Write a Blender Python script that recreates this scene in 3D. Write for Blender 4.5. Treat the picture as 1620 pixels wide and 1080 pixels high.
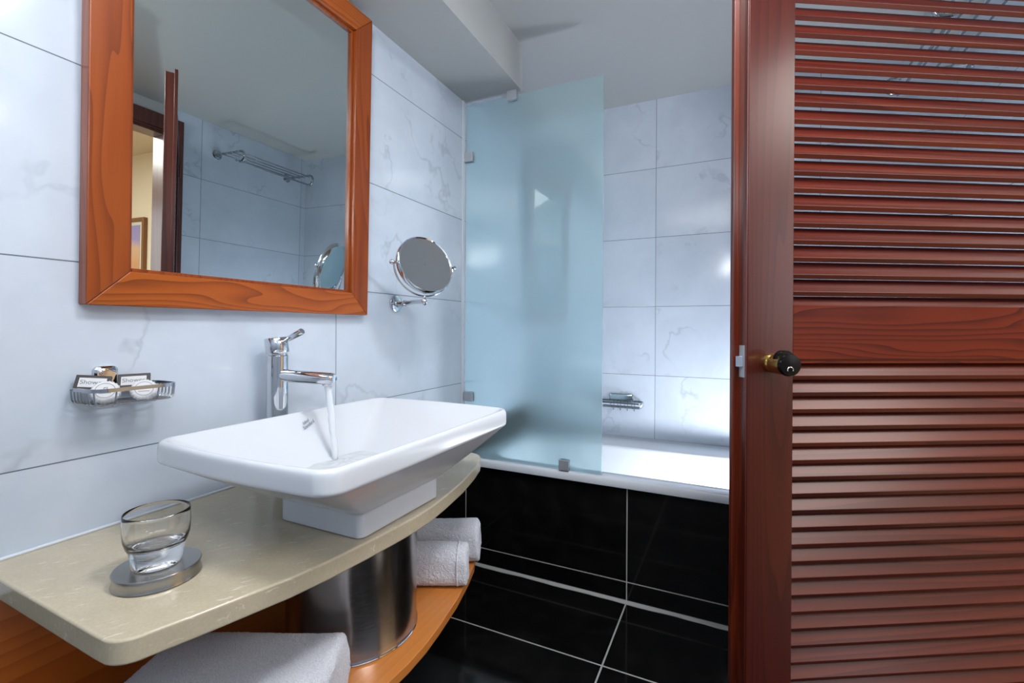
import bpy, bmesh, math, random
from mathutils import Vector, Matrix
random.seed(7)
R = math.radians
SC = bpy.context.scene
COL = SC.collection
for o in list(bpy.data.objects):
    bpy.data.objects.remove(o, do_unlink=True)

# ------------------------------------------------------------------ camera
cam_d = bpy.data.cameras.new('camera')
cam = bpy.data.objects.new('camera', cam_d); COL.objects.link(cam)
F_PX, YAW, PITCH, ROLL, V0 = 733.178, .4427, -.0024, .0052, 520.93
cy_, sy_ = math.cos(YAW), math.sin(YAW)
F_ = Vector((-sy_, cy_, 0)); R_ = Vector((cy_, sy_, 0)); U_ = Vector((0, 0, 1))
c_, s_ = math.cos(PITCH), math.sin(PITCH); F_, U_ = c_*F_ + s_*U_, -s_*F_ + c_*U_
c_, s_ = math.cos(ROLL), math.sin(ROLL); R_, U_ = c_*R_ + s_*U_, -s_*R_ + c_*U_
cam.matrix_world = Matrix(((R_.x, U_.x, -F_.x, .990), (R_.y, U_.y, -F_.y, 0.), (R_.z, U_.z, -F_.z, .964), (0, 0, 0, 1)))
cam_d.sensor_width = 36; cam_d.lens = F_PX/1620*36
cam_d.shift_y = -(540-V0)/1620.0
cam_d.clip_start = .02
SC.camera = cam

# ------------------------------------------------------------------ world, exposure, lights
SC.view_settings.view_transform = 'Standard'
SC.view_settings.look = 'None'
SC.view_settings.gamma = 1
SC.view_settings.use_curve_mapping = False
SC.view_settings.exposure = 0.0
w = bpy.data.worlds.new('world'); SC.world = w; w.use_nodes = True
w.node_tree.nodes['Background'].inputs[0].default_value = (.75, .83, 1, 1)
w.node_tree.nodes['Background'].inputs[1].default_value = .3

def light(name, typ, loc, power, color=(1, 1, 1), size=.3, size_y=None, aim=None, radius=None, spread=None):
    d = bpy.data.lights.new(name, typ); d.energy = power; d.color = color
    if typ == 'AREA':
        d.shape = 'RECTANGLE'; d.size = size; d.size_y = size_y or size
        if spread: d.spread = spread
    if radius is not None: d.shadow_soft_size = radius
    o = bpy.data.objects.new(name, d); COL.objects.link(o); o.location = loc
    if aim: o.rotation_euler = (Vector(aim)-Vector(loc)).to_track_quat('-Z', 'Y').to_euler()
    return o
light('tub_flash', 'POINT', (1.16, 1.82, .36), 19, (.93, .96, 1), radius=.05)
light('ceiling_fill', 'AREA', (.80, -.1, 2.045), 9, (.97, .98, 1), .9, 1.0, aim=(.7, .0, 0))  # added soft fill below the ceiling, no fixture here
light('ceiling_spot', 'AREA', (1.18, .50, 2.05), 17, (.96, .98, 1), .30, .30, aim=(1.18, .50, 0))
light('bounce_fill', 'AREA', (1.12, -.42, 1.62), 24, (.96, .98, 1), .35, .35, aim=(1.0, -.1, 2.06))  # unseen fill added near the camera, aimed up for soft even light
light('bedroom_window', 'AREA', (4.72, -.35, 1.45), 24, (.84, .90, 1), 1.3, 1.3, aim=(2.0, .3, 1.3))
light('bedroom_lamp', 'AREA', (3.1, .6, 2.27), 70, (1, .97, .93), 1.2, 1.2, aim=(3.1, .6, 0))

# ------------------------------------------------------------------ node helpers
class NT:
    def __init__(s, name):
        s.m = bpy.data.materials.new(name); s.m.use_nodes = True
        s.t = s.m.node_tree; s.t.nodes.clear()
        s.out = s.t.nodes.new('ShaderNodeOutputMaterial')
        s.tc = s.t.nodes.new('ShaderNodeTexCoord')
    def link(s, a, b): s.t.links.new(a, b)
    def _in(s, sock, v):
        if isinstance(v, bpy.types.NodeSocket): s.link(v, sock)
        elif v is not None:
            if isinstance(v, (tuple, list)) and len(v) == 3 and sock.type == 'RGBA': v = (*v, 1)
            sock.default_value = v
    def math(s, op, a, b=None, c=None, clamp=False):
        n = s.t.nodes.new('ShaderNodeMath'); n.operation = op; n.use_clamp = clamp
        s._in(n.inputs[0], a)
        if b is not None: s._in(n.inputs[1], b)
        if c is not None: s._in(n.inputs[2], c)
        return n.outputs[0]
    def pos(s):
        g = s.t.nodes.new('ShaderNodeNewGeometry'); return g.outputs['Position']
    def obj(s): return s.tc.outputs['Object']
    def sep(s, v):
        n = s.t.nodes.new('ShaderNodeSeparateXYZ'); s._in(n.inputs[0], v); return n.outputs
    def comb(s, x, y, z):
        n = s.t.nodes.new('ShaderNodeCombineXYZ')
        for i, v in enumerate((x, y, z)): s._in(n.inputs[i], v)
        return n.outputs[0]
    def vmath(s, op, a, b):
        n = s.t.nodes.new('ShaderNodeVectorMath'); n.operation = op
        s._in(n.inputs[0], a); s._in(n.inputs[1], b); return n.outputs[0]
    def noise(s, vec, scale, detail=4, rough=.5, dist=0, out='Fac'):
        n = s.t.nodes.new('ShaderNodeTexNoise'); s._in(n.inputs['Vector'], vec)
        n.inputs['Scale'].default_value = scale; n.inputs['Detail'].default_value = detail
        n.inputs['Roughness'].default_value = rough; n.inputs['Distortion'].default_value = dist
        return n.outputs[0] if out == 'Fac' else n.outputs[1]
    def white(s, vec):
        n = s.t.nodes.new('ShaderNodeTexWhiteNoise'); n.noise_dimensions = '3D'; s._in(n.inputs['Vector'], vec)
        return n.outputs
    def voronoi(s, vec, scale, feature='F1'):
        n = s.t.nodes.new('ShaderNodeTexVoronoi'); n.feature = feature; s._in(n.inputs['Vector'], vec)
        n.inputs['Scale'].default_value = scale; return n.outputs
    def ramp(s, fac, stops, interp='LINEAR'):
        n = s.t.nodes.new('ShaderNodeValToRGB'); n.color_ramp.interpolation = interp; s._in(n.inputs[0], fac)
        e = n.color_ramp.elements
        e[0].position, e[0].color = stops[0][0], (*stops[0][1], 1)
        e[1].position, e[1].color = stops[1][0], (*stops[1][1], 1)
        for p, c in stops[2:]:
            x = e.new(p); x.color = (*c, 1)
        return n.outputs[0]
    def mapr(s, v, a, b, c=0., d=1.):
        n = s.t.nodes.new('ShaderNodeMapRange'); s._in(n.inputs[0], v)
        for i, q in enumerate((a, b, c, d)): n.inputs[i+1].default_value = q
        return n.outputs[0]
    def mix(s, f, a, b, mode='MIX'):
        n = s.t.nodes.new('ShaderNodeMix'); n.data_type = 'RGBA'; n.blend_type = mode
        s._in(n.inputs[0], f); s._in(n.inputs[6], a); s._in(n.inputs[7], b); return n.outputs[2]
    def bump(s, h, strength=.2, dist=.001):
        n = s.t.nodes.new('ShaderNodeBump'); s._in(n.inputs['Height'], h)
        n.inputs['Strength'].default_value = strength; n.inputs['Distance'].default_value = dist
        return n.outputs[0]
    def bsdf(s, **k):
        n = s.t.nodes.new('ShaderNodeBsdfPrincipled')
        names = dict(color='Base Color', rough='Roughness', metal='Metallic', normal='Normal', ior='IOR', trans='Transmission Weight',
                     coat='Coat Weight', coat_rough='Coat Roughness', spec='Specular IOR Level', alpha='Alpha', emit='Emission Color',
                     emit_s='Emission Strength', sheen='Sheen Weight', sss='Subsurface Weight', coat_ior='Coat IOR', aniso='Anisotropic')
        for a, v in k.items(): s._in(n.inputs[names[a]], v)
        s.link(n.outputs[0], s.out.inputs[0]); return n

def simple(name, color, rough=.5, **k):
    t = NT(name); t.bsdf(color=color, rough=rough, **k); return t.m

def grid(t, u, v, u0, W, v0, H, width):
    """0 on grout, 1 on tile, and the tile's id"""
    a = t.math('DIVIDE', t.math('SUBTRACT', u, u0), W); b = t.math('DIVIDE', t.math('SUBTRACT', v, v0), H)
    fa = t.math('ABSOLUTE', t.math('SUBTRACT', t.math('FRACT', t.math('ADD', a, .5)), .5))
    fb = t.math('ABSOLUTE', t.math('SUBTRACT', t.math('FRACT', t.math('ADD', b, .5)), .5))
    ma = t.math('GREATER_THAN', t.math('MULTIPLY', fa, W), width/2)
    mb = t.math('GREATER_THAN', t.math('MULTIPLY', fb, H), width/2)
    return t.math('MULTIPLY', ma, mb), t.comb(t.math('FLOOR', a), t.math('FLOOR', b), 3.3)

TILE_WHITE = (.55, .605, .69)
def white_tile(name, axis, u0, v0=.7414, W=.66, H=.33):
    t = NT(name); P = t.pos(); x, y, z = t.sep(P)
    u = y if axis == 'y' else x
    mask, tid = grid(t, u, z, u0, W, v0, H, .0022)
    wn = t.white(tid)
    off = t.vmath('MULTIPLY', wn[1], (7., 9., 5.))
    p = t.vmath('ADD', P, off)
    d = t.noise(p, 3.0, 3, .6, 0, 'c')
    q = t.vmath('ADD', p, t.vmath('MULTIPLY', d, (.16, .16, .16)))
    ridge = t.math('ABSOLUTE', t.math('SUBTRACT', t.noise(q, 1.9, 5, .58), .5))
    vein = t.mapr(ridge, .0, .013, 1., 0.)
    patch = t.mapr(t.noise(p, 4.5, 2, .5), .46, .62, 0, 1)
    vein = t.math('MULTIPLY', vein, patch)
    cloud = t.mapr(t.noise(q, 5, 4, .6), .3, .7, 0., 1.)
    base = t.mix(t.math('MULTIPLY', cloud, .9), (TILE_WHITE[0]*1.05, TILE_WHITE[1]*1.05, TILE_WHITE[2]*1.05), (TILE_WHITE[0]*.90, TILE_WHITE[1]*.92, TILE_WHITE[2]*.93))
    base = t.mix(t.math('MULTIPLY', vein, .55), base, (.36, .40, .46))
    col = t.mix(mask, (.13, .15, .18), base)
    rough = t.math('SUBTRACT', .55, t.math('MULTIPLY', mask, .43))
    t.bsdf(color=col, rough=rough, normal=t.bump(mask, .5, .001), spec=.5)
    return t.m

def black_tile(name, ax, u0, v0, W, H, width=.004, u_is='x', v_is='z'):
    t = NT(name); P = t.pos(); c = dict(zip('xyz', t.sep(P)))
    mask, tid = grid(t, c[u_is], c[v_is], u0, W, v0, H, width)
    n = t.mapr(t.noise(P, 14, 3, .6), .45, .75, 0, 1)
    base = t.mix(n, (.004, .004, .004), (.009, .009, .008))
    col = t.mix(mask, (.45, .44, .42), base)
    rough = t.math('SUBTRACT', .6, t.math('MULTIPLY', mask, .52))
    t.bsdf(color=col, rough=rough, normal=t.bump(mask, .4, .001), spec=.35)
    return t.m

def wood(name, along, dark, mid, light, scale=1., rough=.22, coat=.6, fine=.5, contrast=1., stretch=14., spec=.5):
    """stained wood, grain running along the object's axis 'along'"""
    t = NT(name); x, y, z = t.sep(t.obj())
    ax = {'x': (x, y, z), 'y': (y, z, x), 'z': (z, x, y)}[along]
    oi = t.t.nodes.new('ShaderNodeObjectInfo').outputs['Random']
    L = t.math('DIVIDE', ax[0], stretch)
    p = t.comb(t.math('ADD', L, t.math('MULTIPLY', oi, 9.)), ax[1], ax[2])
    warp = t.noise(p, 9*scale, 2, .5)
    ring = t.math('ADD', t.math('MULTIPLY', t.math('ADD', ax[1], ax[2]), 55*scale), t.math('MULTIPLY', warp, 13.))
    s_ = t.math('FRACT', ring)
    band = t.math('POWER', s_, 2.2)
    fib = t.noise(t.comb(t.math('DIVIDE', ax[0], 30.), ax[1], ax[2]), 420, 2, .6)
    broad = t.noise(p, 6*scale, 2, .5)
    f = t.math('ADD', t.math('MULTIPLY', band, .55*contrast), t.math('ADD', t.math('MULTIPLY', fib, .35*fine), t.math('MULTIPLY', broad, .45)))
    col = t.ramp(f, [(.15, light), (.95, dark), (.5, mid)])
    t.bsdf(color=col, rough=rough, coat=coat, spec=spec, coat_rough=.2, normal=t.bump(fib, .08, .0006))
    return t.m

M = {}
M['tile_left'] = white_tile('white_marble_tile_left', 'y', .9506)
M['tile_back'] = white_tile('white_marble_tile_back', 'x', .66)
M['tile_right'] = white_tile('white_marble_tile_right', 'y', 1.595)
M['tile_front'] = white_tile('white_marble_tile_front', 'x', .66)
M['black_apron'] = black_tile('black_apron_tile', 'x', .66, .0711, .66, .33)
M['black_floor'] = black_tile('black_floor_tile', 'x', .66, 1.651-.342, .66, .342, .005, 'x', 'y')
M['black_left'] = black_tile('black_wall_tile', 'y', .9906, .0711, .66, .33, .004, 'y', 'z')
t = NT('white_paint'); t.bsdf(color=(.43, .435, .43), rough=.7, normal=t.bump(t.noise(t.pos(), 60, 3), .05, .001)); M['paint'] = t.m
M['grout'] = simple('grout', (.42, .42, .40), .8)
M['silicone'] = simple('silicone', (.62, .66, .72), .35)
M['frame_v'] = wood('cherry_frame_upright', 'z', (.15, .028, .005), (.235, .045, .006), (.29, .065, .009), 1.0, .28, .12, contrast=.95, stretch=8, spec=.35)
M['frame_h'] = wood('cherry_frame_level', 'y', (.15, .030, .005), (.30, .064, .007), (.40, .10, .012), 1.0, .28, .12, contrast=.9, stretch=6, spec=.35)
M['door_v'] = wood('mahogany_door_upright', 'z', (.024, .0026, .0018), (.046, .0052, .003), (.062, .008, .0045), .8, .34, .22, .8, .7, stretch=20, spec=.3)
M['door_h'] = wood('mahogany_door_level', 'x', (.032, .0032, .0016), (.088, .010, .003), (.12, .016, .004), 1.1, .5, .03, .5, stretch=9, spec=.12)
M['slat'] = wood('mahogany_slats', 'x', (.030, .0032, .002), (.060, .0068, .004), (.105, .016, .006), .55, .36, .16, .6, .7, stretch=14, spec=.2)
M['edge_wood'] = wood('door_edge', 'z', (.04, .004, .0015), (.085, .010, .003), (.14, .020, .004), .8, .28, .5, .6, stretch=16)
M['casing'] = wood('door_casing', 'z', (.035, .006, .003), (.08, .013, .006), (.12, .02, .009), .8, .28, .5, .6, stretch=16)
M['shelf_wood'] = wood('orange_shelf_wood', 'y', (.42, .13, .022), (.50, .165, .03), (.56, .20, .04), .35, .3, .3, .5, .5, stretch=18)
M['panel_wood'] = wood('orange_panel_wood', 'y', (.30, .06, .008), (.42, .10, .012), (.50, .14, .02), .35, .3, .3, .4, .8, stretch=12)

t = NT('beige_marble'); P = t.pos()
x, y, z = t.sep(P)
rot = t.comb(t.math('ADD', t.math('MULTIPLY', x, .6), t.math('MULTIPLY', y, .8)), t.math('SUBTRACT', t.math('MULTIPLY', y, .6), t.math('MULTIPLY', x, .8)), z)
st = t.vmath('MULTIPLY', rot, (.35, 1.6, 1.))
fl = t.mapr(t.noise(st, 95, 3, .7, .6), .60, .68, 0, 1)
msk = t.mapr(t.noise(P, 22, 2), .42, .6, 0, 1)
fleck = t.math('MULTIPLY', fl, msk)
cl = t.mapr(t.noise(P, 9, 4, .6), .3, .7, 0, 1)
base = t.mix(cl, (.55, .475, .345), (.48, .415, .295))
base = t.mix(t.mapr(t.noise(P, 260, 2), .35, .65, 0, .2), base, (.36, .31, .23))
col = t.mix(t.math('MULTIPLY', fleck, .9), base, (.66, .62, .52))
t.bsdf(color=col, rough=.16, spec=.5); M['marble'] = t.m

M['ceramic'] = simple('white_ceramic', (.64, .67, .72), .16, coat=.1, coat_rough=.03)
M['tub'] = simple('white_bathtub_enamel', (.68, .71, .76), .12)
M['chrome'] = simple('chrome', (.62, .64, .67), .07, metal=1.)
M['chrome_dark'] = simple('chrome_wire', (.42, .45, .48), .18, metal=1.)
M['clip'] = simple('satin_chrome_clip', (.46, .49, .53), .45, metal=.55)
M['coaster'] = simple('brushed_coaster_steel', (.42, .41, .39), .24, metal=1.)
t = NT('brushed_steel'); x, y, z = t.sep(t.obj())
br = t.noise(t.comb(t.math('MULTIPLY', x, 3.), t.math('MULTIPLY', y, 3.), t.math('MULTIPLY', z, 90.)), 14, 3)
t.bsdf(color=(.40, .37, .35), metal=1., rough=t.mapr(br, .3, .7, .16, .27)); M['steel'] = t.m
M['mirror'] = simple('mirror_silver', (.66, .73, .72), .0, metal=1.)
M['mirror_round'] = simple('round_mirror_silver', (.60, .63, .66), .02, metal=1.)
M['brass'] = simple('brass', (.72, .56, .17), .25, metal=1.)
M['black'] = simple('black_plastic', (.005, .005, .005), .14, spec=.12)
M['dark'] = simple('dark_gap', (.01, .004, .003), .6)
M['glass'] = simple('clear_glass', (1, 1, 1), .0, trans=1., ior=1.48)
M['ink'] = simple('grey_ink', (.10, .11, .13), .5)
M['paper'] = simple('white_paper', (.66, .66, .68), .45)
M['labelpaper'] = simple('label_paper', (.62, .62, .63), .5)
M['blackcard'] = simple('black_card', (.018, .012, .012), .4)
M['cream_wall'] = simple('cream_bedroom_paint', (.72, .62, .47), .7)
M['cream_ceil'] = simple('bedroom_ceiling_paint', (.70, .60, .46), .7)
M['carpet'] = simple('bedroom_floor', (.35, .25, .16), .7)
# frosted pane: rough inside, sharp coat in front
t = NT('frosted_glass'); t.bsdf(color=(.76, .95, .97), rough=.40, trans=.93, ior=1.15, coat=1., coat_rough=.01, coat_ior=1.75); M['frost'] = t.m
# running water, full of air
t = NT('running_water'); t.bsdf(color=(.85, .88, .92), rough=.15, trans=.35, ior=1.33, normal=t.bump(t.noise(t.obj(), 260, 2), .3, .001)); M['water'] = t.m
t = NT('white_terry'); P = t.obj()
n1 = t.noise(P, 420, 3, .7); n2 = t.noise(P, 60, 3, .6)
t.bsdf(color=t.mix(t.mapr(n1, .3, .7, 0, 1), (.58, .60, .68), (.88, .89, .96)), rough=.95, sheen=.3, normal=t.bump(t.math('ADD', n1, n2), 1., .003)); M['terry'] = t.m
t = NT('painting'); x, y, z = t.sep(t.obj())
f = t.math('ADD', z, t.math('MULTIPLY', t.noise(t.obj(), 9, 4), .12))
t.bsdf(color=t.ramp(t.mapr(f, -.28, .38, 0, 1), [(0, (.45, .20, .12)), (1, (.26, .24, .50)), (.35, (.58, .30, .14)), (.55, (.60, .38, .24)), (.66, (.30, .26, .48))]), rough=.6); M['painting'] = t.m
M['picframe'] = simple('brown_gilt_frame', (.20, .08, .025), .35)
M['mat'] = simple('cream_mount', (.62, .58, .46), .7)

# ------------------------------------------------------------------ mesh helpers
def thing(name, loc, label=None, cat=None, group=None, rotz=0, kind=None):
    o = bpy.data.objects.new(name, None); COL.objects.link(o)
    o.empty_display_size = .05
    o.location = loc; o.rotation_euler = (0, 0, rotz)
    tag(o, label, cat, group, kind); return o
def tag(o, label=None, cat=None, group=None, kind=None):
    if label: o['label'] = label
    if cat: o['category'] = cat
    if group: o['group'] = group
    if kind: o['kind'] = kind
    return o
def finish(name, bm, mat, parent=None, origin=None, local=False, smooth=None, bevel=None, mats=None):
    """one mesh object; vertices in world space unless local"""
    bmesh.ops.recalc_face_normals(bm, faces=bm.faces)
    me = bpy.data.meshes.new(name)
    off = Vector((0, 0, 0))
    if not local:
        pw = parent.location if parent is not None else Vector((0, 0, 0))
        if parent is not None and parent.parent is not None:
            pw = parent.parent.location + parent.location
        if origin is None and parent is None:
            xs = [v.co for v in bm.verts]
            origin = ((min(v.x for v in xs)+max(v.x for v in xs))/2, (min(v.y for v in xs)+max(v.y for v in xs))/2, min(v.z for v in xs))
        off = Vector(origin) if origin is not None else pw
        bmesh.ops.translate(bm, verts=bm.verts, vec=-off)
    bm.to_mesh(me); bm.free()
    for m in (mats or [mat]): me.materials.append(m)
    o = bpy.data.objects.new(name, me); COL.objects.link(o)
    if not local: o.location = off - (pw if parent is not None else Vector((0, 0, 0)))
    if parent is not None: o.parent = parent
    if smooth is not None:
        for p in me.polygons: p.use_smooth = True
        ang = R(smooth)
        try: me.set_sharp_from_angle(angle=ang)
        except Exception: pass
    if bevel:
        md = o.modifiers.new('bevel', 'BEVEL'); md.width = bevel[0]; md.segments = bevel[1]; md.limit_method = 'ANGLE'; md.angle_limit = R(40)
        for p in me.polygons: p.use_smooth = True
        md.harden_normals = True
    return o
def B(): return bmesh.new()
def box(bm, x0, x1, y0, y1, z0, z1, mat=None):
    vs = [bm.verts.new((x, y, z)) for z in (z0, z1) for y in (y0, y1) for x in (x0, x1)]
    for q in ((0, 1, 3, 2), (4, 5, 7, 6), (0, 1, 5, 4), (2, 3, 7, 6), (0, 2, 6, 4), (1, 3, 7, 5)):
        f = bm.faces.new([vs[i] for i in q])
        if mat is not None: f.material_index = mat
    return vs
def prism(bm, poly, z0, z1, axis='z'):
    def P(a, b, c): return {'z': (a, b, c), 'x': (c, a, b), 'y': (a, c, b)}[axis]
    lo = [bm.verts.new(P(a, b, z0)) for a, b in poly]; hi = [bm.verts.new(P(a, b, z1)) for a, b in poly]
    n = len(poly)
    bm.faces.new(lo[::-1]); bm.faces.new(hi)
    for i in range(n): bm.faces.new((lo[i], lo[(i+1) % n], hi[(i+1) % n], hi[i]))
def loft(bm, rings, cap0=True, cap1=True, closed=True):
    V = [[bm.verts.new(p) for p in r] for r in rings]
    n = len(V[0])
    for a, b in zip(V[:-1], V[1:]):
        for i in range(n if closed else n-1):
            j = (i+1) % n
            bm.faces.new((a[i], a[j], b[j], b[i]))
    if cap0: bm.faces.new(V[0][::-1])
    if cap1: bm.faces.new(V[-1])
    return V
def frame_of(d):
    d = Vector(d).normalized()
    a = Vector((0, 0, 1)) if abs(d.z) < .9 else Vector((1, 0, 0))
    u = d.cross(a).normalized(); return u, d.cross(u).normalized()
def lathe(bm, prof, c=(0, 0, 0), axis=(0, 0, 1), n=40, cap0=True, cap1=True):
    """prof: (radius, height along axis)"""
    axis = Vector(axis).normalized(); u, v = frame_of(axis); c = Vector(c)
    rings = [[c + axis*h + (u*math.cos(2*math.pi*k/n) + v*math.sin(2*math.pi*k/n))*max(r, 1e-5) for k in range(n)] for r, h in prof]
    return loft(bm, rings, cap0, cap1)
def tube(bm, pts, r, n=10, closed=False):
    pts = [Vector(p) for p in pts]; m = len(pts); rings = []; pu = None
    for i, p in enumerate(pts):
        if closed: d = pts[(i+1) % m] - pts[i-1]
        else: d = pts[min(i+1, m-1)] - pts[max(i-1, 0)]
        d.normalize()
        if pu is None: u, v = frame_of(d)
        else:
            u = (pu - d*pu.dot(d)).normalized(); v = d.cross(u)
        pu = u
        rr = r[i] if isinstance(r, (list, tuple)) else r
        rings.append([p + (u*math.cos(2*math.pi*k/n) + v*math.sin(2*math.pi*k/n))*rr for k in range(n)])
    if closed:
        V = loft(bm, rings, False, False)
        a, b = V[-1], V[0]
        # match the rings so the seam does not twist
        best = min(range(n), key=lambda s: sum((a[k].co-b[(k+s) % n].co).length for k in range(n)))
        for k in range(n): bm.faces.new((a[k], a[(k+1) % n], b[(k+1+best) % n], b[(k+best) % n]))
    else: loft(bm, rings)
def arc(c, r, a0, a1, n, z=0, ry=None):
    return [(c[0]+r*math.cos(R(a0+(a1-a0)*k/n)), c[1]+(ry or r)*math.sin(R(a0+(a1-a0)*k/n)), z) for k in range(n+1)]
def rrect(x0, x1, y0, y1, r, z, n=6, bow=(0, 0)):
    """rounded rectangle ring, sides optionally bowed outward by (x, y)"""
    out = []
    cx, cy = (x0+x1)/2, (y0+y1)/2; hx, hy = (x1-x0)/2, (y1-y0)/2
    for (ax, ay, s) in ((x1-r, y1-r, 0), (x0+r, y1-r, 90), (x0+r, y0+r, 180), (x1-r, y0+r, 270)):
        cs = arc((ax, ay), r, s, s+90, n, z)
        out += cs
        nx = {0: (x0+r, y1), 90: (x0, y0+r), 180: (x1-r, y0), 270: (x1, y1-r)}[s]
        p = cs[-1]
        for k in range(1, 8):
            f = k/8; out.append((p[0]+(nx[0]-p[0])*f, p[1]+(nx[1]-p[1])*f, z))
    if bow != (0, 0):
        out = [(cx+(x-cx)*(1+bow[0]/hx*(1-((y-cy)/hy)**2)), cy+(y-cy)*(1+bow[1]/hy*(1-((x-cx)/hx)**2)), z) for x, y, z in out]
    return out
def text_mesh(name, body, size, mat, parent, matrix, shear=0, depth=.0002, align='CENTER', xs=1.):
    cu = bpy.data.curves.new(name, 'FONT'); cu.body = body; cu.size = size; cu.align_x = align; cu.align_y = 'CENTER'
    cu.shear = shear; cu.extrude = depth; cu.space_line = .85
    tmp = bpy.data.objects.new(name, cu); COL.objects.link(tmp)
    bpy.context.view_layer.update()
    me = bpy.data.meshes.new_from_object(tmp.evaluated_get(bpy.context.evaluated_depsgraph_get()))
    bpy.data.objects.remove(tmp, do_unlink=True); bpy.data.curves.remove(cu)
    me.name = name
    me.transform(matrix @ Matrix.Diagonal((xs, 1, 1, 1)))
    me.materials.clear(); me.materials.append(mat)
    o = bpy.data.objects.new(name, me); COL.objects.link(o); o.parent = parent
    return o
def basis(o, x, y, z):
    x, y, z = Vector(x), Vector(y), Vector(z)
    return Matrix(((x.x, y.x, z.x, o[0]), (x.y, y.y, z.y, o[1]), (x.z, y.z, z.z, o[2]), (0, 0, 0, 1)))

# ------------------------------------------------------------------ the room
XR, YB, ZC = 1.74, 2.294, 2.06      # right wall, back wall, ceiling
YF = -.9                            # wall behind the camera
YA, ZRIM = 1.651, .44               # tiled tub front, tub rim
S = 'structure'
bm = B(); box(bm, -.1, XR+.085, YF-.1, YB+.1, -.06, 0); tag(finish('floor', bm, M['black_floor']), kind=S)
bm = B(); box(bm, -.1, XR+.085, YF-.1, YB+.1, ZC, ZC+.06); tag(finish('ceiling', bm, M['paint']), kind=S)
bm = B(); box(bm, -.1, 0, YF, YB, .56, ZC); tag(finish('wall_left', bm, M['tile_left']), kind=S)
bm = B(); box(bm, -.1, 0, YF, YB, 0, .56); tag(finish('wall_left_lower', bm, M['black_left']), kind=S)
bm = B(); box(bm, -.1, XR, YB, YB+.1, 0, ZC); tag(finish('wall_back', bm, M['tile_back']), kind=S)
bm = B(); box(bm, -.1, XR, YF-.1, YF, 0, ZC); tag(finish('wall_front', bm, M['tile_front']), kind=S)
DY0, DY1, DZ = .62, 1.425, 1.925     # doorway in the right wall
bm = B(); box(bm, XR, XR+.09, DY1, YB+.1, 0, ZC); tag(finish('wall_right', bm, M['tile_right']), kind=S)
bm = B(); box(bm, XR, XR+.09, YF-.1, DY0, 0, ZC); tag(finish('wall_right_near', bm, M['tile_right']), kind=S)
bm = B(); box(bm, XR, XR+.09, DY0, DY1, DZ, ZC); tag(finish('wall_right_lintel', bm, M['paint']), kind=S)
bm = B(); box(bm, 0, .25, YF, 1.642, 1.885, ZC); tag(finish('ceiling_soffit', bm, M['paint']), kind=S)
# casing of the doorway
bm = B()
for (a, b) in ((DY0-.07, DY0), (DY1, DY1+.065)): box(bm, XR-.022, XR, a, b, 0, DZ+.075)
box(bm, XR-.022, XR, DY0, DY1, DZ, DZ+.075)
for (a, b) in ((DY0, DY0+.018), (DY1-.018, DY1)): box(bm, XR, XR+.105, a, b, 0, DZ)
box(bm, XR, XR+.105, DY0+.018, DY1-.018, DZ-.018, DZ)
tag(finish('trim_1', bm, M['casing'], bevel=(.003, 2)), kind=S)
# white bead along counter and wall, silicone beside the pane
bm = B(); tube(bm, [(.003, .28, .614), (.003, 1.145, .614)], .003, 8); tag(finish('trim_2', bm, M['silicone'], smooth=60), kind=S)
bm = B(); box(bm, 0, .004, 1.608, 1.626, .44, 1.885); tag(finish('trim_3', bm, M['silicone'], bevel=(.0015, 2)), kind=S)
# tiled front of the tub and the thick grout line along the floor
bm = B(); box(bm, 0, XR, YA, YA+.03, 0, .41); tag(finish('wall_tub_front', bm, M['black_apron']), kind=S)
bm = B()
pts = [(XR*k/40, YA-.006-.003*random.random()-.004*math.sin(k*.5)**2, .002) for k in range(41)]
rings = [[(x, YA-.0005, 0.0), (x, YA-.0005, .007), (x, y+.002, .005), (x, y-.004, .0015), (x, y-.004, 0.0)] for x, y, z in pts]
loft(bm, rings); tag(finish('trim_4', bm, M['grout'], smooth=60), kind=S)

# the bedroom beyond the doorway
bm = B(); box(bm, XR+.09, 4.9, -1.3, 2.34, -.06, 0); tag(finish('floor_bedroom', bm, M['carpet']), kind=S)
bm = B(); box(bm, XR+.09, 4.9, -1.3, 2.34, 2.30, 2.36); tag(finish('ceiling_bedroom', bm, M['cream_ceil']), kind=S)
bm = B(); box(bm, XR+.09, 4.9, 2.20, 2.26, 0, 2.30); tag(finish('wall_bedroom_back', bm, M['cream_wall']), kind=S)
bm = B(); box(bm, 4.8, 4.9, -1.2, 2.20, 0, 2.30); tag(finish('wall_bedroom_far', bm, M['cream_wall']), kind=S)
bm = B(); box(bm, XR+.09, 4.9, -1.3, -1.2, 0, 2.30); tag(finish('wall_bedroom_front', bm, M['cream_wall']), kind=S)
bm = B(); box(bm, XR+.09, XR+.10, DY1, 2.2, 0, 2.30); box(bm, XR+.09, XR+.10, -1.2, DY0, 0, 2.30); box(bm, XR+.09, XR+.10, DY0, DY1, DZ, 2.30)
tag(finish('wall_bedroom_near', bm, M['cream_wall']), kind=S)
pic = thing('framed_picture', (3.78, 2.198, 1.20), 'brown framed abstract picture, purple over orange, seen in the big mirror', 'picture')
bm = B()
for q in ((-.30, -.27, 0, .56), (.27, .30, 0, .56), (-.27, .27, 0, .03), (-.27, .27, .53, .56)): box(bm, q[0], q[1], -.03, 0, q[2], q[3])
finish('frame', bm, M['picframe'], pic, local=True, bevel=(.004, 2))
bm = B(); box(bm, -.27, .27, -.014, -.001, .03, .53); finish('mount', bm, M['mat'], pic, local=True)
bm = B(); box(bm, -.22, .22, -.002, 0, -.22, .22)
o = finish('canvas', bm, M['painting'], pic, local=True); o.location = (0, -.0145, .28)

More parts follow.
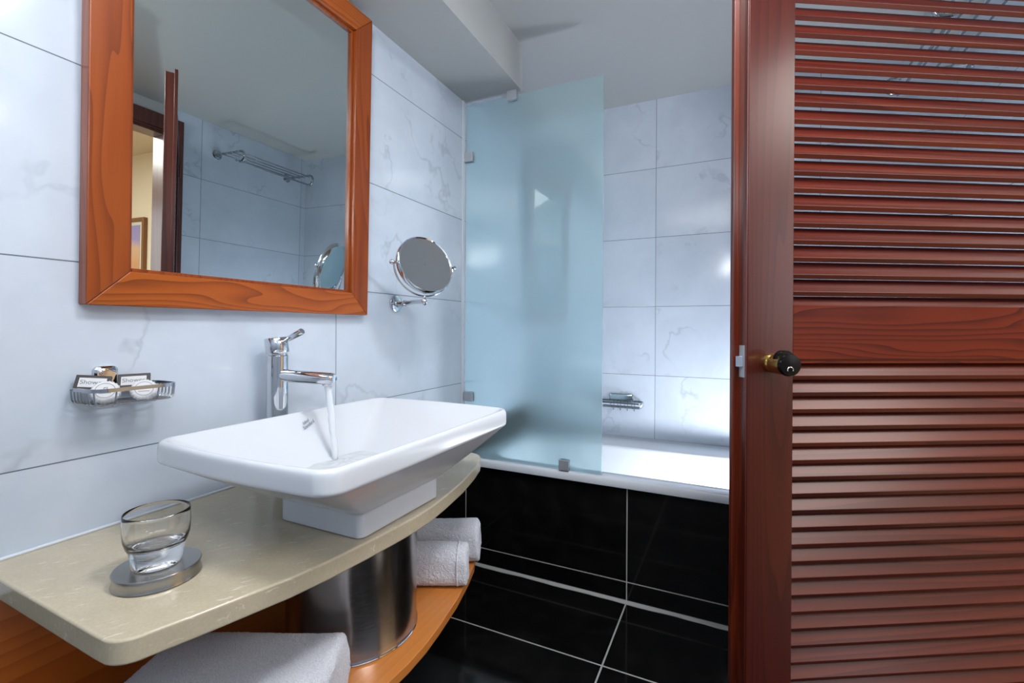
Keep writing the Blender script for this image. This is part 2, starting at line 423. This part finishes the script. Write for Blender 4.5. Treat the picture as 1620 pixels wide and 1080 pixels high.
# ------------------------------------------------------------------ bathtub
tubo = thing('bathtub', (.87, 1.96, 0), 'white enamel bathtub with wide rim behind the black tiled front', 'bathtub')
bm = B()
X0, X1, Y0, Y1 = .002, XR-.002, 1.622, YB-.002
def rr(i, z, r, y_in0=0, y_in1=0): return rrect(X0+i, X1-i, Y0+y_in0, Y1-y_in1, r, z)
rings = [rrect(X0, X1, Y0+.0, Y1, .004, .41), rrect(X0, X1, Y0-.001, Y1, .004, .415), rrect(X0, X1, Y0-.001, Y1, .004, .432), rrect(X0, X1, Y0+.003, Y1, .004, .438), rrect(X0+.004, X1-.004, Y0+.010, Y1-.004, .006, .440),
         rrect(.10, XR-.10, Y0+.058, 2.085, .09, .440), rrect(.105, XR-.105, Y0+.064, 2.079, .09, .437), rrect(.112, XR-.112, Y0+.070, 2.072, .09, .428),
         rrect(.16, XR-.15, Y0+.095, 2.045, .09, .20), rrect(.19, XR-.17, Y0+.11, 2.03, .09, .14), rrect(.24, XR-.2, Y0+.15, 1.99, .08, .12)]
loft(bm, rings, cap0=False)
finish('tub_shell', bm, M['tub'], tubo, smooth=50)
bm = B(); lathe(bm, [(.024, 0), (.024, .003), (.018, .004)], (.45, 1.88, .1205), n=24); finish('drain', bm, M['chrome'], tubo, smooth=40)

# ------------------------------------------------------------------ shower screen
scr = thing('shower_screen', (.287, 1.634, .44), 'frosted blue-green glass pane standing on the tub rim, held by square clips', 'glass screen')
bm = B(); box(bm, .006, .5735, 1.63, 1.638, .443, 1.868)
finish('glass_pane', bm, M['frost'], scr)
for (x, z, w_) in ((.0215, 1.657, 0), (.0255, .686, 0), (.215, 1.866, 1), (.435, .461, 2)):
    bm = B()
    box(bm, x-.0195, x+.0195, 1.618, 1.6295, z-.0185, z+.0185)
    box(bm, x-.0195, x+.0195, 1.6385, 1.648, z-.0185, z+.0185)
    if w_ == 0: box(bm, x-.0195, x-.0165, 1.618, 1.648, z-.0185, z+.0185)
    elif w_ == 1: box(bm, x-.0195, x+.0195, 1.6185, 1.642, z+.0185, z+.0192)
    finish('clip', bm, M['clip'], scr, bevel=(.0012, 2))

# ------------------------------------------------------------------ big mirror (leans forward by one degree)
mir = thing('wall_mirror', (.001, .7165, 1.0), 'large rectangular mirror in an orange-brown wood frame above the basin', 'mirror')
mir.rotation_euler = (0, R(.95), 0)
HW, HH, FW = .327, .855, .0615
T = .027
def board(pts, mat):     # pts in (y, z); mitred board with a rabbet along its inner edge
    bm = B(); prism(bm, pts, 0, T, 'x')
    return finish('frame_board', bm, mat, mir, local=True, bevel=(.0022, 2))
a, b = HW, HW-FW
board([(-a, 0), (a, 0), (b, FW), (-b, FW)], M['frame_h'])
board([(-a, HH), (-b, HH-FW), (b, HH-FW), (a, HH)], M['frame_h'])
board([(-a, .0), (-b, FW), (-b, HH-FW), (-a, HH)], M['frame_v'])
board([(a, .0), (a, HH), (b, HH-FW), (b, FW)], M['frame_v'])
bm = B(); i = b-.007
for q in ((-b, -i, FW, HH-FW), (i, b, FW, HH-FW), (-i, i, FW, FW+.007), (-i, i, HH-FW-.007, HH-FW)): box(bm, .004, .016, *q)
finish('inner_bead', bm, M['frame_v'], mir, local=True, bevel=(.0012, 2))
bm = B(); box(bm, .002, .010, -b, b, FW, HH-FW); finish('mirror_glass', bm, M['mirror'], mir, local=True)

# ------------------------------------------------------------------ countertop
def outline(off=0, zend=None):
    """counter outline seen from above; off shrinks it"""
    P = [(.0, .277), (.335, .2735)]
    P += [(.350+.036*math.sin(R(a)), .3095-.036*math.cos(R(a))) for a in range(10, 81, 10)]
    F = [(.3915, .322), (.3995, .345), (.416, .401), (.432, .457), (.4435, .517), (.4515, .589), (.457, .65), (.4595, .706), (.457, .765), (.449, .823), (.432, .919), (.408, 1.012), (.388, 1.075), (.372, 1.108), (.362, 1.122), (.345, 1.134), (.318, 1.140), (.25, 1.146), (0., 1.148)]
    C = P + F
    if off:
        C = [(max(0, x-off) if x > .01 else x, y+off if y < .33 else (y-off if y > 1.1 else y)) for x, y in C]
    return [(x+.002 if x < .001 else x, y) for x, y in C]
bm = B(); prism(bm, outline(), .582, .612)
tag(finish('countertop', bm, M['marble'], bevel=(.0035, 3)), 'bow-fronted beige marble countertop carrying the white basin', 'countertop')

shelf = thing('vanity_shelf', (.2, .75, .30), 'orange wood shelf unit under the marble countertop', 'shelf')
bm = B(); prism(bm, [(.02 if x < .01 else x-.016, y) for x, y in outline(.0)], .312, .332)
finish('shelf_board', bm, M['shelf_wood'], shelf, bevel=(.0015, 2))
bm = B(); box(bm, .002, .0195, .278, 1.14, .25, .5815); finish('back_panel', bm, M['panel_wood'], shelf, bevel=(.001, 1))
for y in (.45, .72, 1.05):
    bm = B(); prism(bm, [(.0205, .25), (.035, .25), (.12, .30), (.12, .3115), (.0205, .3115)], y, y+.02, 'y'); finish('bracket', bm, M['panel_wood'], shelf)

# ------------------------------------------------------------------ basin
bas = thing('vessel_basin', (.34, .71, .612), 'white rectangular vessel basin with flared rim, standing on the countertop', 'basin')
Z = .775
bw = (.004, .012)
bx0, bx1, by0, by1 = .115, .517, .440, .992
px0, px1, py0, py1 = .243, .4385, .584, .811
def ped(o_, z, r): return rrect(px0-o_, px1+o_, py0-o_, py1+o_, r, z)
def mixr(f, z, r):
    return rrect(px0+(bx0-px0)*f, px1+(bx1-px1)*f, py0+(by0-py0)*f, py1+(by1-py1)*f, r, z, bow=(bw[0]*f, bw[1]*f))
rings = [ped(-.003, .6125, .012), ped(-.0005, .6130, .013), ped(0, .6145, .014), ped(0, .6200, .014), ped(0, .6480, .014), ped(0, .6530, .014), mixr(.03, .6555, .015), mixr(.08, .658, .016),
         mixr(.35, .680, .020), mixr(.62, .704, .025), mixr(.86, .727, .029), mixr(.955, .7365, .030), mixr(.985, .7385, .030),
         rrect(bx0, bx1, by0, by1, .030, .742, bow=bw), rrect(bx0, bx1, by0, by1, .030, .748, bow=bw), rrect(bx0, bx1, by0, by1, .030, .767, bow=bw), rrect(bx0+.002, bx1-.002, by0+.002, by1-.002, .029, .7725, bow=bw),
         rrect(bx0+.006, bx1-.006, by0+.006, by1-.006, .026, Z, bow=bw), rrect(bx0+.011, bx1-.011, by0+.011, by1-.011, .024, Z-.0008, bow=bw), rrect(bx0+.015, bx1-.015, by0+.016, by1-.016, .022, .770, bow=bw),
         rrect(bx0+.028, bx1-.026, by0+.040, by1-.040, .022, .753, bow=(.002, .006)), rrect(.185, .465, .552, .878, .028, .700), rrect(.205, .445, .592, .838, .036, .680), rrect(.225, .425, .622, .808, .040, .672)]
bm = B(); loft(bm, rings)
o = finish('bowl', bm, M['ceramic'], bas, smooth=180)
md = o.modifiers.new('sub', 'SUBSURF'); md.levels = 1; md.render_levels = 2
bm = B(); lathe(bm, [(.022, 0), (.022, .002), (.015, .0035)], (.33, .715, .6722), n=28); finish('drain', bm, M['chrome'], bas, smooth=40)
# maker's writing on the back slope inside
nx = Vector((.070, 0, .054)).normalized(); ux = Vector((0, 1, 0))
vy = nx.cross(ux)
mt = basis(Vector((.1455, .728, .7515)) - Vector((.34, .71, .612)) + nx*.0022, ux*math.cos(R(22))+vy*math.sin(R(22)), vy*math.cos(R(22))-ux*math.sin(R(22)), nx)
text_mesh('maker_writing', 'Ideal\nStandard', .0105, M['ink'], bas, mt, shear=.35, depth=.0001)

# water standing in the bowl and the running stream
bm = B(); lathe(bm, [(.001, 0), (.06, .0), (.078, .0008), (.079, -.002)], (.325, .715, .6775), n=40, cap0=False, cap1=False)
st = thing('running_water', (.19, .742, .675), 'white stream of water falling from the faucet into the basin', 'water')
bm.free()
bm = B()
N = 26; rings = []
for k in range(N+1):
    f = k/N; z = .8385 - f*(.8385-.677)
    x = .192 + .022*f**.7; y = .7425 + .002*f
    rad = .0078 - .0008*f + .0006*math.sin(k*1.7)
    rings.append([(x+rad*(1+.08*math.sin(3*a_+k*.6))*math.cos(a_), y+rad*.85*(1+.08*math.sin(2*a_+k*.9))*math.sin(a_), z) for a_ in [2*math.pi*j/16 for j in range(16)]])
loft(bm, rings); finish('stream', bm, M['water'], st, smooth=180)
bm = B()
rings = []
for k in range(9):
    f = k/8; rr_ = .006+.062*f
    rings.append([(.245+rr_*1.15*math.cos(a_), .735+rr_*1.3*math.sin(a_), .6792+.0022*math.sin(f*14)*(1-f)+.0006*math.sin(a_*7+k)) for a_ in [2*math.pi*j/40 for j in range(40)]])
loft(bm, rings, cap0=True, cap1=False)
o = finish('puddle', bm, M['water'], st, smooth=180)

# ------------------------------------------------------------------ faucet
fx, fy = .06, .722
fau = thing('basin_faucet', (fx, fy, .612), 'tall chrome mixer faucet with running water behind the basin', 'faucet')
bm = B(); lathe(bm, [(.0265, .0005), (.0265, .004), (.0222, .006), (.0222, .287), (.0205, .289), (.0205, .2925)], (fx, fy, .612), n=48); finish('body', bm, M['chrome'], fau, smooth=40)
ax = Vector((-.10, -.06, 1)).normalized()
bm = B(); lathe(bm, [(.0232, 0), (.0245, .002), (.0245, .032), (.0225, .0345), (.001, .0352)], (fx, fy, .9055), axis=ax, n=48); finish('cap', bm, M['chrome'], fau, smooth=40)
bm = B(); tube(bm, [(.0768, .7232, .929), (.092, .7236, .9375), (.094, .7236, .9385), (.134, .7245, .9545), (.1355, .7245, .9553)], [.0042, .0045, .0062, .0072, .0060], 20); finish('lever', bm, M['chrome'], fau, smooth=40)
bm = B()
rings = []
d = Vector((1, .12, 0)).normalized()
for (tt, rx, rz, dz) in ((.012, .0135, .013, 0), (.03, .0145, .014, 0), (.12, .0150, .0135, .0), (.143, .0150, .0130, 0), (.152, .0135, .0115, .0008), (.1555, .009, .0080, .001)):
    c = Vector((fx, fy, .8555)) + d*tt + Vector((0, 0, dz-.003*tt/.15)); u = Vector((-d.y, d.x, 0))
    rings.append([c + u*rx*math.cos(q) + Vector((0, 0, 1))*rz*math.sin(q) for q in [2*math.pi*j/32 for j in range(32)]])
loft(bm, rings); spo = finish('spout', bm, M['chrome'], fau, smooth=40)
bm = B(); lathe(bm, [(.0098, 0), (.0106, .001), (.0106, .0075), (.0095, .009)], (.192, .7425, .8365), n=28); finish('aerator', bm, M['chrome'], spo, smooth=40)

# ------------------------------------------------------------------ tumbler on its steel coaster
tx, ty = .262, .376
cst = B(); lathe(cst, [(.0505, 0), (.052, .001), (.0495, .009), (.0515, .0165), (.0505, .018), (.001, .018)], (tx, ty, .6125), n=64)
tag(finish('coaster', cst, M['coaster'], origin=(tx, ty, .6125), smooth=50), 'round brushed steel coaster under the glass tumbler', 'coaster')
bm = B()
lathe(bm, [(.001, .0006), (.0275, .0006), (.0295, .0025), (.0310, .014), (.0330, .025), (.0360, .0305), (.0386, .040), (.0397, .055), (.0393, .070), (.0388, .0750), (.0384, .0755), (.0380, .0750), (.0385, .070), (.0388, .055), (.0375, .041), (.0345, .0325), (.028, .028), (.012, .026), (.001, .0258)], (tx-.002, ty, .6305), n=64)
tag(finish('tumbler', bm, M['glass'], origin=(tx-.002, ty, .6305), smooth=60), 'clear glass tumbler with thick base on the steel coaster', 'glass')

# ------------------------------------------------------------------ wire baskets
def basket(name, loc, rotz, label, Wd, Dp, Hh, nu, bx, bwid, cat, hooks=False):
    """local X along the wall, Y out of the wall, Z=0 at the basket's floor"""
    t_ = thing(name, loc, label, cat, rotz=rotz)
    h = Wd/2
    def ring(z, i, r=.022): return rrect(-h+i, h-i, .006+i*.2, Dp-i, r, z, 6)
    bm = B(); R0 = ring(Hh, 0)
    loft(bm, [[(x, y, z+dz) for x, y, z in ring(Hh, ii)] for ii, dz in ((0, -.003), (0, .003), (.0022, .003), (.0022, -.003))], False, False)
    a_, b_ = ring(Hh, 0), ring(Hh, .0022)
    finish('rim', bm, M['chrome_dark'], t_, local=True, smooth=40)
    for k in range(nu):
        y = .014 + (Dp-.024)*k/(nu-1)
        e = max(0, y-(Dp-.022)); sx = h-.0015-(.022-math.sqrt(max(0, .022**2-e**2)))
        pts = [(-sx, y, Hh), (-sx+.0015, y, .007), (-sx+.004, y, .002), (-sx+.009, y, 0), (sx-.009, y, 0), (sx-.004, y, .002), (sx-.0015, y, .007), (sx, y, Hh)]
        bm = B(); tube(bm, pts, .00135, 8); finish('wire', bm, M['chrome_dark'], t_, local=True, smooth=60)
    for x in ((-.46*h, .5*h) if not hooks else (-.6*h, -.3*h, 0, .3*h)):
        z0 = -.002
        pts = [(x, .008, Hh), (x, .009, .002), (x, .016, z0), (x, Dp-.014, z0), (x, Dp-.006, .004), (x, Dp-.0015, Hh)]
        if hooks: pts = [(x, .01, Hh), (x, .016, -.022), (x, Dp-.005, Hh-.012), (x, Dp-.001, Hh)]
        bm = B(); tube(bm, pts, .0013, 8); finish('wire', bm, M['chrome_dark'], t_, local=True, smooth=60)
    bm = B(); loft(bm, [rrect(bx-bwid/2+i, bx+bwid/2-i, Hh-.004, Hh+.034-i, .008, q, 5) for q, i in ((.0005, 0), (.008, 0), (.011, .003))])
    bmesh.ops.transform(bm, matrix=Matrix(((1, 0, 0, 0), (0, 0, 1, 0), (0, 1, 0, 0), (0, 0, 0, 1))), verts=bm.verts)
    finish('wall_bracket', bm, M['chrome'], t_, local=True, smooth=40)
    return t_
# on the left wall: local X -> -y, local Y -> +x
basket('soap_basket', (.0, .438, .836), R(-90), 'small chrome wire basket on the left wall holding soaps', .128, .088, .0245, 7, .012, .034, 'basket')
basket('tub_soap_rack', (.500, YB, .588), R(180), 'chrome wire soap rack on the tiled wall above the tub', .222, .085, .024, 12, -.002, .115, 'basket', hooks=True)

# ------------------------------------------------------------------ soaps and boxed shower caps in the basket
def soap(loc, nrm, label):
    t_ = thing('wrapped_soap', loc, label, 'soap', 'round wrapped soaps in the basket')
    n_ = Vector(nrm).normalized(); u = Vector((0, 0, 1)).cross(n_).normalized(); v = n_.cross(u)
    t_.rotation_euler = basis((0, 0, 0), u, v, n_).to_euler()
    bm = B(); NN = 72; rings = []
    for r_, z_ in ((.001, -.007), (.011, -.007), (.0165, -.006), (.0192, -.003), (.0200, 0), (.0192, .0035), (.0172, .0062), (.015, .0073), (.001, .0075)):
        am = .0007 if r_ > .016 else 0
        rings.append([((r_+am*math.cos(24*q))*math.cos(q), (r_+am*math.cos(24*q))*math.sin(q), z_+am*.6*math.cos(24*q)) for q in [2*math.pi*j/NN for j in range(NN)]])
    loft(bm, rings); body = finish('wrapper', bm, M['paper'], t_, local=True, smooth=60)
    bm = B(); lathe(bm, [(.001, .0001), (.0142, .0001), (.0144, -.0003)], (0, 0, .0077), n=40); finish('sticker', bm, M['labelpaper'], t_, local=True, smooth=30)
    bm = B()
    tube(bm, arc((0, 0), .0128, 0, 351, 39, .0079), .00035, 6, closed=True)
    tube(bm, [((.0008+.0022*f)*math.cos(7*f), .004+(.0008+.0022*f)*math.sin(7*f), .0085) for f in [k/16 for k in range(17)]], .0004, 6)
    for k in range(7): box(bm, -.0075+k*.0022, -.0062+k*.0022, -.0058, -.0046, .0083, .0085)
    finish('printed_ring', bm, M['ink'], t_, local=True)
    return t_
soap((.055, .4045, .8545), (.80, -.42, .55), 'round white pleated soap at the left end of the wire basket')
soap((.055, .4605, .8515), (.80, -.42, .55), 'round white pleated soap at the right end of the wire basket')
def cap_box(loc, nrm, label, tilt):
    t_ = thing('shower_cap_box', loc, label, 'box', 'small black shower cap boxes in the basket')
    n_ = Vector(nrm).normalized(); u = Vector((0, 0, 1)).cross(n_).normalized(); v = n_.cross(u)
    t_.rotation_euler = (basis((0, 0, 0), u, v, n_) @ Matrix.Rotation(R(tilt), 4, 'Z')).to_euler()
    bm = B(); box(bm, -.023, .023, -.0125, .0135, -.003, .003); finish('card_box', bm, M['blackcard'], t_, local=True, bevel=(.0008, 2))
    bm = B(); box(bm, -.0178, .0178, -.0075, .0085, .003, .0033); finish('white_label', bm, M['labelpaper'], t_, local=True)
    text_mesh('printed_word', 'Shower', .0105, M['ink'], t_, Matrix.Translation((0, .0008, .0034)), depth=.00008)
    return t_
cap_box((.030, .398, .8685), (.72, -.52, .42), 'black box lettered Shower behind the left soap', -6)
cap_box((.030, .457, .8665), (.72, -.52, .42), 'black box lettered Shower behind the right soap', 2)

# ------------------------------------------------------------------ magnifying mirror on its arm
mc = Vector((.196, 1.090, 1.143)); phi, tau, mr = .43, .326, .085
mag = thing('magnifying_mirror', (0, 1.2, 1.042), 'round chrome magnifying mirror on a wall arm beside the glass screen', 'mirror')
av = Vector((math.sin(phi), math.cos(phi), 0)); hv = Vector((av.y, -av.x, 0)); nv = (hv*math.cos(tau)+Vector((0, 0, 1))*math.sin(tau)).normalized()
bm = B(); lathe(bm, [(.027, .0005), (.028, .003), (.027, .007), (.023, .009), (.012, .0105), (.0085, .016), (.0085, .034), (.006, .037)], (0, 1.2, 1.042), (1, 0, 0), 36); finish('rosette', bm, M['chrome'], mag, smooth=40)
jb = Vector((mc.x, mc.y, 1.040)); el = Vector((.034, 1.203, 1.042))
bm = B(); lathe(bm, [(.0075, -.010), (.0075, .010)], el, (0, 0, 1), 20); tube(bm, [el, el.lerp(jb, .5)+Vector((0, 0, .002)), jb], [.0075, .0072, .0068], 18); finish('arm', bm, M['chrome'], mag, smooth=40)
bm = B(); lathe(bm, [(.001, -.012), (.005, -.0105), (.0085, -.004), (.0085, .003), (.006, .008), (.0045, .012), (.0045, .016)], jb, (0, 0, 1), 20); finish('joint', bm, M['chrome'], mag, smooth=50)
bm = B()
pr = mr+.010
yk = [mc + av*pr*math.cos(R(q)) + Vector((0, 0, 1))*(-(.088)*math.sin(R(q))) for q in range(0, 181, 6)]
tube(bm, yk, .0026, 10); finish('yoke', bm, M['chrome'], mag, smooth=60)
for s_ in (-1, 1):
    bm = B(); lathe(bm, [(.004, -.012), (.004, .0), (.0065, .002), (.0065, .008), (.004, .0105), (.001, .011)], mc+av*s_*(pr+.001), av*s_, 18); finish('pivot_knob', bm, M['chrome'], mag, smooth=50)
bm = B(); lathe(bm, [(mr-.004, .0085), (mr-.001, .010), (mr+.001, .007), (mr+.001, -.007), (mr-.001, -.010), (mr-.004, -.0085), (mr-.004, .0085)], mc, nv, 72, False, False); ringo = finish('chrome_ring', bm, M['chrome'], mag, smooth=50)
for s_ in (-1, 1):
    bm = B(); lathe(bm, [(.001, .0030+.0005), (mr*.5, .0030+.0017), (mr-.004, .0030+.0045), (mr-.004, .001), (.001, .001)], mc, nv*s_, 72, False, False); finish('mirror_face', bm, M['mirror_round'], ringo, smooth=60)

# ------------------------------------------------------------------ ice bucket, towels
bu = thing('steel_bin', (.265, .748, .332), 'cylindrical brushed steel bin standing on the orange shelf', 'bin')
bm = B(); lathe(bm, [(.120, .0), (.131, .001), (.133, .004), (.131, .008), (.1325, .235), (.134, .238), (.132, .241), (.130, .238), (.128, .01), (.001, .008)], (.265, .748, .3325), n=96, cap0=True, cap1=True); finish('bucket', bm, M['steel'], bu, smooth=40)
bm = B(); lathe(bm, [(.1335, .000), (.1345, .0015), (.1335, .003)], (.265, .748, .3325), n=96, cap0=False, cap1=False); finish('base_ring', bm, M['chrome'], bu, smooth=60)

def towel(name, origin, dx, dy, L, Wt, H, label, folds=3, seed=1, band=False, group=None, roll=False, taper=0.):
    """soft folded bundle: dx along its length, dy across"""
    rnd = random.Random(seed)
    t_ = thing(name, origin, label, 'towel', group)
    dx = Vector((*dx, 0)).normalized(); dy = Vector((*dy, 0)).normalized()
    bm = B(); NL, NC = 40, 64; rings = []
    for i in range(NL+1):
        f = i/NL; x = L*(f-.5)
        e = max(0, abs(f-.5)*2-.90)/.10; sh = 1-.16*e**3
        ring_ = []
        for j in range(NC):
            a_ = 2*math.pi*j/NC
            ca, sa = math.cos(a_), math.sin(a_)
            p = 2.8 if roll else 7.
            rr_ = (abs(ca)**p+abs(sa)**p)**(-1/p)
            yy, zz = ca*rr_, sa*rr_
            wv = .012*math.sin(5*f+seed)+.01*math.sin(9*f+2*seed)
            lay = 0
            if ca > .3 or ca < -.3: lay = -.035*(.5+.5*math.cos(zz*math.pi*folds))
            yv = yy*(Wt/2)*(sh+wv*.6+lay); zv = (zz+1)/2*H*(1+wv*.6*(zz > 0))*(sh if zz > 0 else 1)
            zv += .0012*(rnd.random()-.5); yv += .0014*(rnd.random()-.5)
            zv = max(zv, 0.0006)
            q = dx*(x*(1+.012*math.sin(3*a_+seed))+.001*(rnd.random()-.5)) + dy*(yv+taper*x)
            ring_.append((q.x, q.y, zv))
        rings.append(ring_)
    loft(bm, rings)
    bmesh.ops.triangulate(bm, faces=[f_ for f_ in bm.faces if len(f_.verts) > 8])
    o = finish('folded_cloth', bm, M['terry'], t_, local=True, smooth=180)
    md = o.modifiers.new('sub', 'SUBSURF'); md.levels = 1; md.render_levels = 2
    tex = bpy.data.textures.get('pile') or bpy.data.textures.new('pile', 'CLOUDS')
    tex.noise_scale = .004; tex.noise_depth = 2
    md = o.modifiers.new('pile', 'DISPLACE'); md.texture = tex; md.strength = .0022; md.mid_level = .5; md.texture_coords = 'LOCAL'
    if band:
        bm = B()
        for sgn in (-1, 1):
            pass
        pts = []
        for j in range(48):
            a_ = 2*math.pi*j/48; ca, sa = math.cos(a_), math.sin(a_); p = 2.8 if roll else 7.
            rr_ = (abs(ca)**p+abs(sa)**p)**(-1/p)
            q = dx*(L*.36) + dy*(ca*rr_*Wt/2*1.0+taper*L*.36); pts.append((q.x, q.y, max(.002, (sa*rr_+1)/2*H*1.0)))
        tube(bm, pts, .0022, 8, closed=True); finish('woven_band', bm, M['terry'], t_, local=True, smooth=180)
    return t_
RV = (.903, .43); FV = (-.43, .903)
# big folded towel at the left end of the shelf
def at(p, a_, b_): return (p[0]+RV[0]*a_+FV[0]*b_, p[1]+RV[1]*a_+FV[1]*b_)
c = at((.378, .630), -.152, -.118)
towel('bath_towel', (c[0], c[1], .3325), RV, FV, .308, .232, .098, 'large folded white towel at the near end of the orange shelf', 3, 2)
c = at((.419, .957), -.085, .042)
towel('hand_towel', (c[0], c[1], .3325), RV, FV, .170, .082, .094, 'smaller white rolled towel beside the steel bin, in front', 1, 5, True, roll=True)
c = at((.388, 1.070), -.115, .048)
towel('hand_towel', (c[0], c[1], .3325), RV, FV, .232, .092, .103, 'taller white rolled towel at the far end of the shelf', 1, 9, False, roll=True)

# ------------------------------------------------------------------ towel rack high on the right wall
rk = thing('towel_rack', (XR, 1.91, 1.90), 'chrome towel rack with long rods high on the right wall', 'rack')
for y in (1.68, 2.14):
    bm = B(); lathe(bm, [(.026, .0005), (.027, .003), (.024, .008), (.010, .011)], (XR, y, 1.895), (-1, 0, 0), 28); finish('rosette', bm, M['chrome_dark'], rk, smooth=40)
    pts = [(XR-.01, y, 1.895), (XR-.10, y, 1.892), (XR-.20, y, 1.89)] + [(XR-.215-.028*math.sin(R(a_)), y, 1.862+.028*math.cos(R(a_))) for a_ in range(0, 181, 20)] + [(XR-.20, y, 1.834)]
    bm = B(); tube(bm, pts, .0065, 12); finish('arm', bm, M['chrome_dark'], rk, smooth=60)
for dx_ in (.06, .105, .15, .195):
    bm = B(); tube(bm, [(XR-dx_, 1.665, 1.888), (XR-dx_, 2.155, 1.888)], .004, 10); finish('rod', bm, M['chrome_dark'], rk, smooth=60)
bm = B(); tube(bm, [(XR-.20, 1.66, 1.834), (XR-.20, 2.16, 1.834)], .005, 10); finish('rod', bm, M['chrome_dark'], rk, smooth=60)

# ------------------------------------------------------------------ louvred door, standing open
D = thing('door_1', (1.0165, 1.0277, 0), rotz=R(30), kind=S)
W_, H_, SW = .818, 1.905, .098
def stile(x0, x1, edge):
    bm = B(); box(bm, x0, x1, 0, .030, .012, H_)
    return finish('stile', bm, M['door_v'], D, local=True, bevel=(.0015, 2))
stile(0.002, SW, True); stile(W_-SW, W_, False)
bm = B(); box(bm, 0, .0022, .001, .030, .012, H_); box(bm, -.011, .03, .030, .041, .012, H_+.012); finish('edge_lipping', bm, M['edge_wood'], D, local=True, bevel=(.0012, 2))
for (z0, z1) in ((1.795, H_), (.905, 1.0135), (.012, .20)):
    bm = B(); box(bm, SW, W_-SW, .0004, .030, z0, z1); finish('rail', bm, M['door_h'], D, local=True, bevel=(.001, 2))
bm = B(); box(bm, SW, W_-SW, .003, .0075, .8965, .9005); finish('moulding', bm, M['door_h'], D, local=True, bevel=(.001, 2))
def louvres(z_first, pitch, n, up):
    bm = B(); th = R(57); wd, sh = .0328, (.0044, -.0088)
    for k in range(n):
        z = z_first + (pitch*k if up else -pitch*k)
        # near lower arris at Y=.002, z ; board rises away from the room
        dv = (math.cos(th), math.sin(th)); nn = (math.sin(th), -math.cos(th))
        y0 = .0015
        jit = random.uniform(-.0004, .0004)
        P = [(y0, z), (y0+dv[0]*wd, z+dv[1]*wd), (y0+dv[0]*wd+sh[0], z+dv[1]*wd+sh[1]), (y0+sh[0], z+sh[1])]
        lo = [bm.verts.new((SW-.004, a_, b_+jit)) for a_, b_ in P]; hi = [bm.verts.new((W_-SW+.004, a_, b_-jit)) for a_, b_ in P]
        bm.faces.new(lo[::-1]); bm.faces.new(hi)
        for i in range(4): bm.faces.new((lo[i], lo[(i+1) % 4], hi[(i+1) % 4], hi[i]))
    return finish('louvre_panel', bm, M['slat'], D, local=True, bevel=(.0010, 2))
louvres(1.0055, .03456, 23, True)
louvres(.9058, .0338, 21, False)
# knob with its rose, latch on the edge
kn = Vector((.050, 0, .898))
bm = B(); lathe(bm, [(.0185, .0), (.0185, .012), (.0172, .014), (.0172, .017), (.0192, .019), (.0206, .051)], kn, (0, -1, 0), 40); knob = finish('door_knob', bm, M['brass'], D, local=True, smooth=35)
bm = B(); lathe(bm, [(.0205, .0505), (.0214, .053), (.0214, .057), (.0200, .060), (.001, .0605)], kn, (0, -1, 0), 40); finish('knob_cap', bm, M['black'], knob, local=True, smooth=35)
bm = B(); tube(bm, [kn+Vector((-.002+.0055*math.cos(R(a_)), -.0612, -.009+.0055*math.sin(R(a_)))) for a_ in range(-20, 201, 20)], .0013, 8); finish('keyhole_ring', bm, M['chrome'], knob, local=True, smooth=60)
bm = B(); lathe(bm, [(.0165, .0), (.0175, .002), (.0175, .014), (.0165, .016)], kn+Vector((.000, -.032, .0095)), (0, -1, 0), 32); finish('knob_collar', bm, M['black'], knob, local=True, smooth=35)
bm = B(); box(bm, -.0008, .001, .006, .024, .868, .932); finish('latch_plate', bm, M['clip'], D, local=True, bevel=(.0004, 1))
bm = B(); prism(bm, [(-.001, .009), (-.012, .011), (-.010, .021), (-.001, .022)], .889, .911); finish('latch_bolt', bm, M['chrome'], D, local=True, bevel=(.001, 2))
for z in (.25, 1.0, 1.7):
    bm = B(); lathe(bm, [(.005, 0), (.005, .07)], (W_+.004, .034, z), n=14); finish('hinge', bm, M['casing'], D, local=True, smooth=40)
